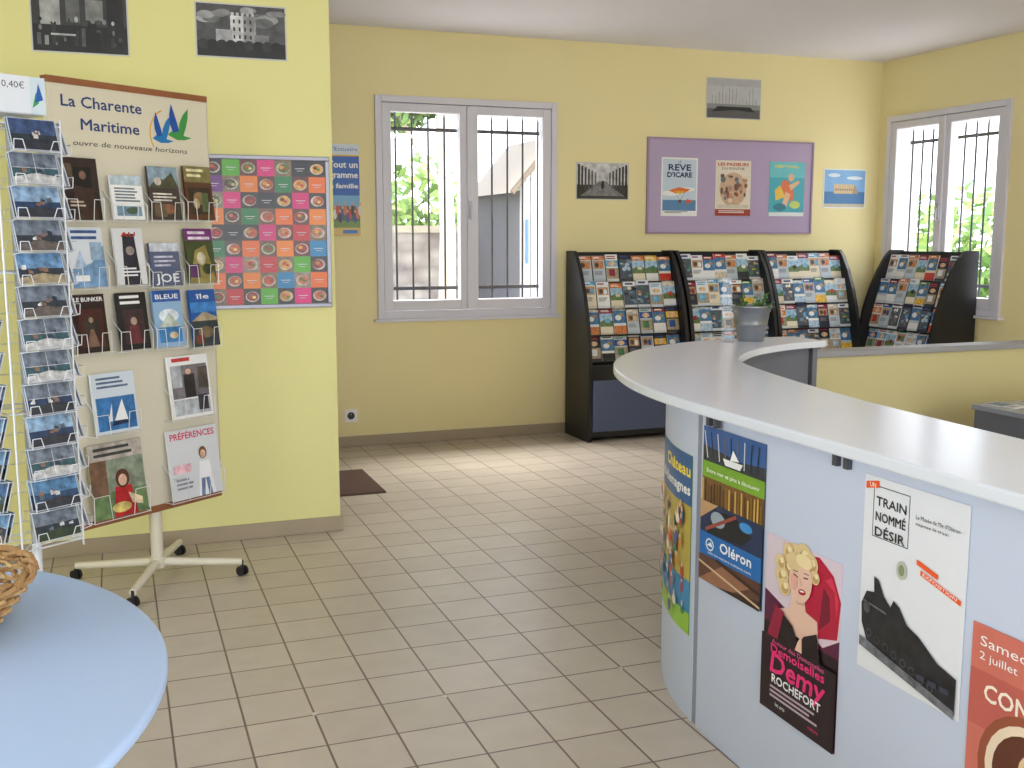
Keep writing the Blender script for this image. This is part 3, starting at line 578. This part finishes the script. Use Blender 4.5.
# blue gull: slim raised wing, body with head to the left
def gull(ox,oy,s,c1,c2):
    P=lambda L:[(ox+x*s,oy+y*s) for x,y in L]
    a.poly(P([(-.30,.02),(-.14,.14),(.10,.16),(.34,.02),(.62,-.02),(.36,-.10),(.05,-.12),(-.16,-.04)]),c2)
    a.poly(P([(-.10,.10),(-.20,.34),(-.22,.62),(-.14,.95),(-.04,.70),(.06,.42),(.14,.14)]),c1)
    a.poly(P([(.10,.12),(.16,.40),(.30,.66),(.50,.86),(.48,.56),(.40,.28),(.30,.04)]),c2)
gull(.478,.062,.115,(25,85,170),(30,125,190))
gull(.560,.082,.135,(25,80,165),(65,155,75))
o=a.obj("header_sign",bd,label="printed header with navy lettering and two gulls"); place(o,(0,-.001,1.785))
st=mat((222,215,195),.4); ox,oy=.38,.01
b=MB(); b.tube((ox,oy,.07),(ox,oy,.297),.026,st,14); b.obj("post",bd)
b=MB(); b.tube((ox,oy,.055),(ox,oy,.10),.034,st,14)
tips=[]
for t in (-48,36,124,216):
    t=math.radians(t); e=(ox+.35*math.cos(t),oy+.35*math.sin(t),.06); tips.append(e); b.tube((ox,oy,.078),e,.02,st,8,.015)
b.obj("cross_base",bd)
for e in tips:
    b=MB(); b.tube((e[0],e[1],.068),(e[0],e[1],.035),.007,mat((60,60,62),.4,.5)); 
    for s in (-.011,.011): b.tube((e[0]+s-.006,e[1],.021),(e[0]+s+.006,e[1],.021),.021,mat((28,28,30),.5),14)
    b.obj("castor",bd,label="small black twin-wheel castor")
MB_=Matrix.Translation((-.1846,4.40,0))@Matrix.Rotation(RZ,4,'Z')
wire=mat((232,232,232),.3,.2)
def scene_art(w,h,base,items): 
    a=Art(w,h,base,.012,step=.0003,noise=.35,nscale=28)
    for it in items:
        k=it[0]
        if k=='r': a.rect(w*it[1],h*it[2],w*it[3],h*it[4],it[5])
        elif k=='e': a.ell(w*it[1],h*it[2],w*it[3],h*it[4],it[5])
        elif k=='p': a.poly([(w*x,h*y) for x,y in it[1]],it[2])
        elif k=='t': a.text(it[1],w*it[2],h*it[3],h*it[4],it[5],al='C',w=w*it[6],bold=.0006)
        elif k=='b': a.bars(w*it[1],h*it[2],w*it[3],it[4],h*it[5],it[6])
    return a
sk_=(228,186,160)
specs=[
 (0,.148,1.514,1.748,(38,26,24),[('r',.0,.45,1,1,(50,36,34)),('r',.3,.3,.8,.85,(20,18,20)),('e',.55,.72,.1,.07,(120,92,76)),('p',[(.1,0),(.9,0),(.8,.5),(.3,.55)],(60,40,36)),('b',.1,.3,.5,2,.03,(200,180,160)),('r',.05,.6,.25,.9,(90,75,60))]),
 (.20,.345,1.517,1.69,W,[('r',0,.78,1,1,(190,205,215)),('b',.1,.72,.8,5,.035,(110,120,130)),('r',.1,.08,.9,.3,(120,150,170)),('e',.6,.2,.2,.08,(80,100,80))]),
 (.38,.528,1.519,1.734,(70,60,55),[('r',0,.6,1,1,(140,160,175)),('p',[(0,.6),(.3,.8),(.5,.75),(.8,.9),(1,.6)],(80,80,60)),('b',.1,.5,.8,3,.03,(230,225,210)),('e',.6,.2,.2,.1,(150,100,70)),('r',.1,.05,.5,.3,(110,90,70)),('e',.3,.72,.12,.08,(200,190,180))]),
 (.562,.704,1.521,1.745,(95,60,38),[('r',0,.7,1,1,(130,120,75)),('b',.1,.95,.7,2,.05,(235,225,180)),('r',.1,.1,.9,.6,(60,45,35)),('e',.5,.4,.25,.12,(140,110,75)),('e',.35,.3,.12,.1,(190,170,130)),('r',.55,.15,.8,.5,(95,110,70))]),
 (.004,.155,1.257,1.487,(222,228,236),[('b',.1,.95,.8,2,.05,(60,90,150)),('p',[(0,.3),(.6,.4),(1,.7),(1,0),(0,0)],(120,160,200)),('r',.1,.1,.5,.2,W),('r',.6,.45,.95,.75,(150,175,200)),('p',[(.1,.3),(.3,.62),(.45,.34)],(170,190,215))]),
 (.206,.342,1.26,1.485,(225,225,228),[('p',[(.2,0),(.8,0),(.7,.9),(.3,.9)],(40,40,55)),('t',"AU",.5,.85,.08,(200,40,40),.5),('b',.15,.3,.7,3,.03,W),('e',.5,.6,.15,.08,(150,135,130))]),
 (.37,.515,1.25,1.425,(90,100,130),[('r',0,.8,1,1,(200,205,215)),('t',"JOE",.5,.08,.2,W,.8),('b',.1,.7,.8,3,.05,(190,190,210))]),
 (.555,.70,1.255,1.485,(70,80,45),[('r',0,.78,1,1,(120,45,120)),('b',.1,.95,.8,2,.05,(235,220,235)),('p',[(0,0),(1,0),(.7,.7),(.3,.6)],(150,135,75)),('e',.5,.45,.16,.12,(205,195,170)),('r',.05,.1,.4,.35,(90,50,100)),('e',.7,.25,.2,.1,(60,70,45))]),
 (.01,.15,1.004,1.23,(40,20,26),[('t',"LE BUNKER",.5,.88,.07,W,.9),('r',.12,.1,.88,.75,(70,26,30)),('e',.5,.45,.25,.18,(50,42,42)),('p',[(.3,.1),(.7,.1),(.55,.4),(.45,.4)],(130,100,84)),('e',.5,.56,.07,.05,(160,130,112))]),
 (.206,.345,1.0,1.229,(28,28,36),[('b',.1,.95,.7,2,.05,W),('r',.15,.1,.85,.7,(60,40,50)),('e',.5,.5,.11,.07,(165,140,128)),('p',[(.25,.1),(.75,.1),(.65,.42),(.35,.42)],(105,45,55))]),
 (.377,.52,.996,1.231,(150,185,220),[('r',0,.8,1,1,(40,90,170)),('t',"BLEUE",.5,.85,.08,W,.8),('e',.5,.55,.35,.12,(225,235,242)),('r',.1,.08,.9,.35,(60,130,190)),('p',[(.1,.35),(.5,.6),(.9,.35)],(190,200,190)),('e',.6,.2,.15,.06,(220,200,160))]),
 (.565,.705,.983,1.226,(30,90,170),[('r',0,0,1,.45,(50,60,70)),('t',"île",.5,.84,.09,W,.5),('p',[(0,.45),(.5,.62),(1,.5),(1,.45)],(170,155,125)),('e',.5,.25,.3,.1,(130,110,85)),('r',.1,.05,.4,.2,(120,60,50)),('r',.0,.6,1,.78,(60,130,200))]),
 (.073,.27,.676,.916,(215,225,235),[('r',.05,.05,.95,.6,(60,120,180)),('p',[(.4,.15),(.75,.2),(.65,.55)],W),('p',[(.35,.12),(.8,.14),(.7,.2),(.4,.2)],(35,50,80)),('b',.1,.93,.8,3,.035,(90,110,140)),('p',[(.28,.2),(.38,.2),(.4,.5)],(235,235,240))]),
 (.441,.653,.685,.95,W,[('r',.05,.32,.95,.85,(120,115,120)),('r',.35,.33,.62,.7,(45,40,45)),('e',.48,.74,.07,.045,sk_),('b',.1,.97,.6,1,.06,(190,60,60)),('r',.05,.05,.95,.3,(190,195,200)),('r',.65,.1,.9,.35,(60,60,75)),('r',.05,.5,.3,.85,(180,185,190)),('r',.7,.45,.95,.8,(90,80,75))]),
 (.044,.294,.335,.635,(150,140,110),[('r',0,.3,1,.8,(140,150,130)),('r',0,.78,1,1,(185,175,165)),('b',.1,.95,.8,2,.04,(60,60,60)),('r',0,0,1,.35,(110,135,90)),('r',0,.3,.3,.78,(120,90,70)),('p',[(.35,0),(.8,0),(.72,.4),(.42,.4)],(190,40,45)),('e',.57,.5,.13,.13,(90,50,35)),('e',.57,.48,.08,.08,sk_),('p',[(.65,.3),(.9,.2),(.9,.1),(.7,.15)],(235,215,180)),('e',.5,.12,.18,.07,(220,200,120))]),
 (.4235,.691,.335,.635,(222,224,228),[('t',"PRÉFÉRENCES",.5,.86,.09,(215,50,100),.88),('p',[(.5,0),(.85,0),(.78,.5),(.58,.5)],(245,245,248)),('p',[(.55,.0),(.62,.0),(.66,.25),(.58,.25)],(120,140,180)),('p',[(.7,.0),(.78,.0),(.74,.25),(.67,.25)],(120,140,180)),('e',.66,.62,.08,.09,(120,80,50)),('e',.66,.6,.055,.06,sk_),('r',.05,.38,.4,.5,(235,190,200)),('b',.08,.3,.35,3,.03,(150,150,160))]),
]
for i,(s0,s1_,z0,z1,base,items) in enumerate(specs):
    w=s1_-s0;h=z1-z0
    a=scene_art(w,h,base,items); o=a.obj("magazine" if w>.18 else "brochure"); lean=math.radians(7)
    o.matrix_world=MB_@Matrix.Translation((s0,-.05,z0))@Matrix.Rotation(R90-lean,4,'X')
    desc={0:"dark brown",1:"white",2:"olive gray",3:"brown",4:"pale blue",5:"white and dark",6:"slate blue",7:"purple green",8:"dark red",9:"black",10:"light blue",11:"deep blue",12:"pale blue sailboat",13:"white street scene",14:"red and green",15:"white fashion"}[i]
    tag(o,desc+(" magazine" if w>.18 else " brochure")+" in a wire holder on the board","magazine" if w>.18 else "brochure","brochures on the cream board")
    b=MB(); zl=z0-.006; y=-.068; zt=z0+h*.33
    b.path([(s0-.006,0,zt+.06),(s0-.006,y,zt),(s0-.006,y+.004,zl),(s1_+.006,y+.004,zl),(s1_+.006,y,zt),(s1_+.006,0,zt+.06)],.0018,wire,5)
    b.path([(s0-.006,y,zt),(s0+w*.25,y,zt),(s0+w*.3,y,zl),],.0016,wire,5); b.path([(s1_+.006,y,zt),(s1_-w*.25,y,zt),(s1_-w*.3,y,zl)],.0016,wire,5)
    b.path([(s0-.006,0,zl),(s0-.006,y,zl),],.002,wire,5); b.path([(s1_+.006,0,zl),(s1_+.006,y,zl)],.002,wire,5)
    b.obj("wire_holder",bd)

# ================= POSTCARD SPINNER =================
SA=math.radians(33); SC=Vector((-.256,3.39)); 
sp=empty("postcard_spinner","white wire revolving postcard stand full of seaside cards","postcard stand",(SC.x,SC.y,0),SA)
ww=mat((225,228,235),.35,.1); hw=.085; hd=.095
b=MB(); b.tube((0,0,.03),(0,0,1.82),.014,ww,12); b.obj("pole",sp)
b=MB(); b.lathe([(0,.0),(.2,0),(.2,.012),(.05,.03),(0,.03)],ww,32); b.obj("round_base",sp)
b=MB()
for z in (.55,.95,1.35,1.76):
    c=[(-hw-.01,-hd),(hw+.01,-hd),(hw+.01,hd),(-hw-.01,hd)]
    for k in range(4): b.tube((*c[k],z),(*c[(k+1)%4],z),.0025,ww,5)
    for k in range(4): b.tube((0,0,z),(*c[k],z),.0025,ww,5)
for x in (-hw-.01,hw+.01):
    for y in (-hd,hd): b.tube((x,y,.53),(x,y,1.78),.003,ww,6)
b.obj("wire_frame",sp)
cards=[]
cwid=.138
for k in range(14):
    w,h=cwid,.09; a=Art(w,h,(205,210,220),.003,step=.0002,noise=.5,nscale=45); m=.0015
    sky=random.choice([(100,140,180),(135,165,195),(65,100,150),(110,120,135),(55,75,115),(80,125,165)]); sea=random.choice([(35,70,105),(30,55,90),(50,85,95),(40,50,60)]); gd=random.choice([(160,145,115),(50,65,45),(100,90,85),(45,48,58),(190,190,190)])
    a.rect(m,h*.45,w-m,h-m,sky); a.rect(m,m,w-m,h*.5,sea); a.poly([(m,m),(w-m,m),(w-m,h*.25),(w*.5,h*.35),(m,h*.2)],gd)
    for j in range(5): x=random.uniform(.05,.85)*w; y=random.uniform(.3,.5)*h; a.poly([(x,y),(x+w*.1,y),(x+w*.1,y+h*random.uniform(.05,.2)),(x,y+h*random.uniform(.05,.2))],random.choice([(210,210,210),(40,50,70),(130,100,85),(90,100,115)]))
    if k%4==0:
        a.rect(w*.5,m,w*.51,h-m,(220,225,230)); a.rect(m,h*.5,w-m,h*.515,(220,225,230))
    cards.append(a.mesh("postcard"))
MS=Matrix.Translation((SC.x,SC.y,0))@Matrix.Rotation(SA,4,'Z')
for f in range(4):
    MF=Matrix.Rotation(f*R90,4,'Z'); d=hd if f%2==0 else hw+.01
    for r in range(13):
        zb=.58+.0925*r
        b=MB(); y=-d-.045
        P=lambda x,y,z: MF@Vector((x,y,z))
        b.path([P(-.07,-d,zb-.012),P(-.07,y,zb-.005),P(-.07,y-.003,zb+.025),P(-.045,y-.003,zb+.025),P(-.035,y,zb-.005),P(.035,y,zb-.005),P(.045,y-.003,zb+.025),P(.07,y-.003,zb+.025),P(.07,y,zb-.005),P(.07,-d,zb-.012)],.0014,ww,5)
        b.path([P(-.07,y,zb-.005),P(.07,y,zb-.005)],.0014,ww,5)
        b.obj("wire_pocket",sp)
        if f==2: continue
        for q in range(2):
            o=bpy.data.objects.new("postcard",random.choice(cards)); COL.objects.link(o)
            o.matrix_world=MS@MF@Matrix.Translation((-cwid/2+random.uniform(-.003,.003),-d-.036+q*.012,zb-.002))@Matrix.Rotation(R90-math.radians(16),4,'X')
            tag(o,"glossy seaside postcard in a white wire pocket","postcard","postcards in the revolving stand")
hs=Art(.17,.10,(222,226,234),.006); hs.text("0,40€",.045,.066,.018,(70,72,80),w=.065); hs.rect(.125,.0,.17,.10,(205,220,230)); hs.poly([(.13,.015),(.142,.06),(.15,.03)],(60,160,80)); hs.poly([(.138,.03),(.15,.085),(.163,.04)],(30,90,170))
o=hs.obj("price_sign",sp,label="white price card on top of the stand"); place(o,(-.12,-.10,1.79),R90,0)
b=MB(); b.box(-.12,-.0995,1.788,.05,.06,1.888,mat((215,219,228),.4)); b.obj("header_box",sp)

# ================= ROUND TABLE =================
tb=empty("round_table","round table with a pale blue laminate top","table",(-.735,1.83,0))
b=MB(); tm_=mat((172,195,228),.3,noise=.01,nscale=4); b.lathe([(0,.722),(.775,.722),(.785,.726),(.79,.732),(.79,.744),(.786,.749),(.78,.75),(0,.75)],tm_,96); b.obj("table_top",tb)
for t in (0.1,1.67,3.24,4.81):
    b=MB(); x=.68*math.cos(t-.35);y=.68*math.sin(t-.35); b.tube((x*.93,y*.93,.722),(x,y,0),.02,mat((30,30,36),.4),14,.016); b.obj("leg",tb,label="black metal leg")
BX,BY=-.372,2.085
bk=empty("wicker_basket","round woven wicker basket on the table","basket",(BX,BY,.75))
b=MB(); wk=[mat((160,122,76),.7,noise=.2,nscale=60),mat((190,156,106),.7,noise=.2,nscale=60)]
N=72; R1=.205
for r in range(9):
    z=.006+.0095*r; R0=R1-.065+.06*(r/8)**.8
    pts=[]
    for k in range(N+1):
        t=2*math.pi*k/N; rr=R0+.005*(1 if (k//2+r)%2 else -1); pts.append((rr*math.cos(t),rr*math.sin(t),z))
    b.path(pts,.005,wk[r%2],5)
b.obj("woven_side",bk)
b=MB(); rz=.092
for k in range(N):
    t0=2*math.pi*k/N;t1=2*math.pi*(k+1)/N
    for ph in (0,math.pi): 
        b.tube(((R1+.007*math.cos(k*.9+ph))*math.cos(t0),(R1+.007*math.cos(k*.9+ph))*math.sin(t0),rz+.007*math.sin(k*.9+ph)),((R1+.007*math.cos((k+1)*.9+ph))*math.cos(t1),(R1+.007*math.cos((k+1)*.9+ph))*math.sin(t1),rz+.007*math.sin((k+1)*.9+ph)),.006,wk[0],5)
b.obj("braided_rim",bk)
b=MB(); b.lathe([(0,.004),(R1-.065,.004),(R1-.065,.0)],wk[0],36); b.obj("basket_bottom",bk)
for i,(x,y,c) in enumerate([(.06,.06,(30,90,170)),(.04,-.06,(30,34,44)),(-.05,.05,(40,130,190)),(-.06,-.05,(220,220,225)),(.105,-.005,(25,60,120)),(.0,.0,(40,120,170)),(.02,.11,(20,24,30))]):
    b=MB(); b.box(-.035,-.025,0,.035,.025,.05,mat(c,.3)); o=b.obj("souvenir_packet",bevel=.008); o.location=(BX+x,BY+y,.760+.014*(i%2)); o.rotation_euler=(.1*(i%4),.15,i*.9)
    tag(o,["bright blue","black","sky blue","white","navy blue","teal","dark gray"][i]+" wrapped souvenir packet in the wicker basket","souvenir","souvenirs in the basket")
dm=empty("doormat","dark brown ribbed doormat lying on the tiles","doormat",(.78,5.80,0))
b=MB(); b.box(0,0,0,.62,.63,.008,mat((96,74,64),.95,noise=.15,nscale=90,bump=.5))
for i in range(30): b.box(.01,.012+.0205*i,.008,.61,.024+.0205*i,.011,mat((112,88,76),.95,noise=.15,nscale=90))
b.obj("mat_pile",dm)

# ================= LIGHT =================
wd_=bpy.data.worlds.new("World"); bpy.context.scene.world=wd_; wd_.use_nodes=True
bg=wd_.node_tree.nodes["Background"]; bg.inputs[0].default_value=(.87,.93,1.0,1); bg.inputs[1].default_value=4.0
def area(name,loc,rot,sx,sy,pw,col):
    l=bpy.data.lights.new(name,"AREA"); l.shape='RECTANGLE'; l.size=sx;l.size_y=sy;l.energy=pw;l.color=col
    o=bpy.data.objects.new(name,l); COL.objects.link(o); o.location=loc;o.rotation_euler=rot; return o
area("ceiling_fill",(3.4,.2,2.8),(0,0,0),1.2,.6,28,(1,.95,.88))  # made-up fill lamp under the ceiling, no fixture there
area("rear_sky_fill",(1.5,-1.5,1.3),(R90,0,0),4.4,2.0,62,(.92,.95,1))  # added lamp inside the rear opening, fills the foreground with sky-coloured light
area("left_sky_fill",(XL+.05,1.8,1.5),(0,-R90,0),1.4,2.3,19,(.85,.92,1))  # added lamp inside the left opening, brightens the counter front
def aim(o,t): o.rotation_euler=(Vector(t)-o.location).to_track_quat('-Z','Y').to_euler()
o=area("sky_boost_back",(2.4,9.0,4.2),(0,0,0),2.5,1.5,640,(1,.98,.95)); aim(o,(2.4,5.6,0.2))  # unseen lamp added outside above the back window to strengthen its daylight
o=area("sky_boost_side",(8.3,7.2,4.3),(0,0,0),1.5,2.5,950,(1,.98,.95)); aim(o,(4.6,6.0,.6))  # same kind of added lamp, out of view beyond the side window
cam=bpy.data.cameras.new("camera"); cam.sensor_width=36; cam.lens=1060/1024*36
co=bpy.data.objects.new("camera",cam); COL.objects.link(co); co.location=(0,0,1.45); co.rotation_euler=(math.radians(90-7.9),0,math.radians(-20.5))
bpy.context.scene.camera=co
bpy.context.scene.view_settings.view_transform='Standard'
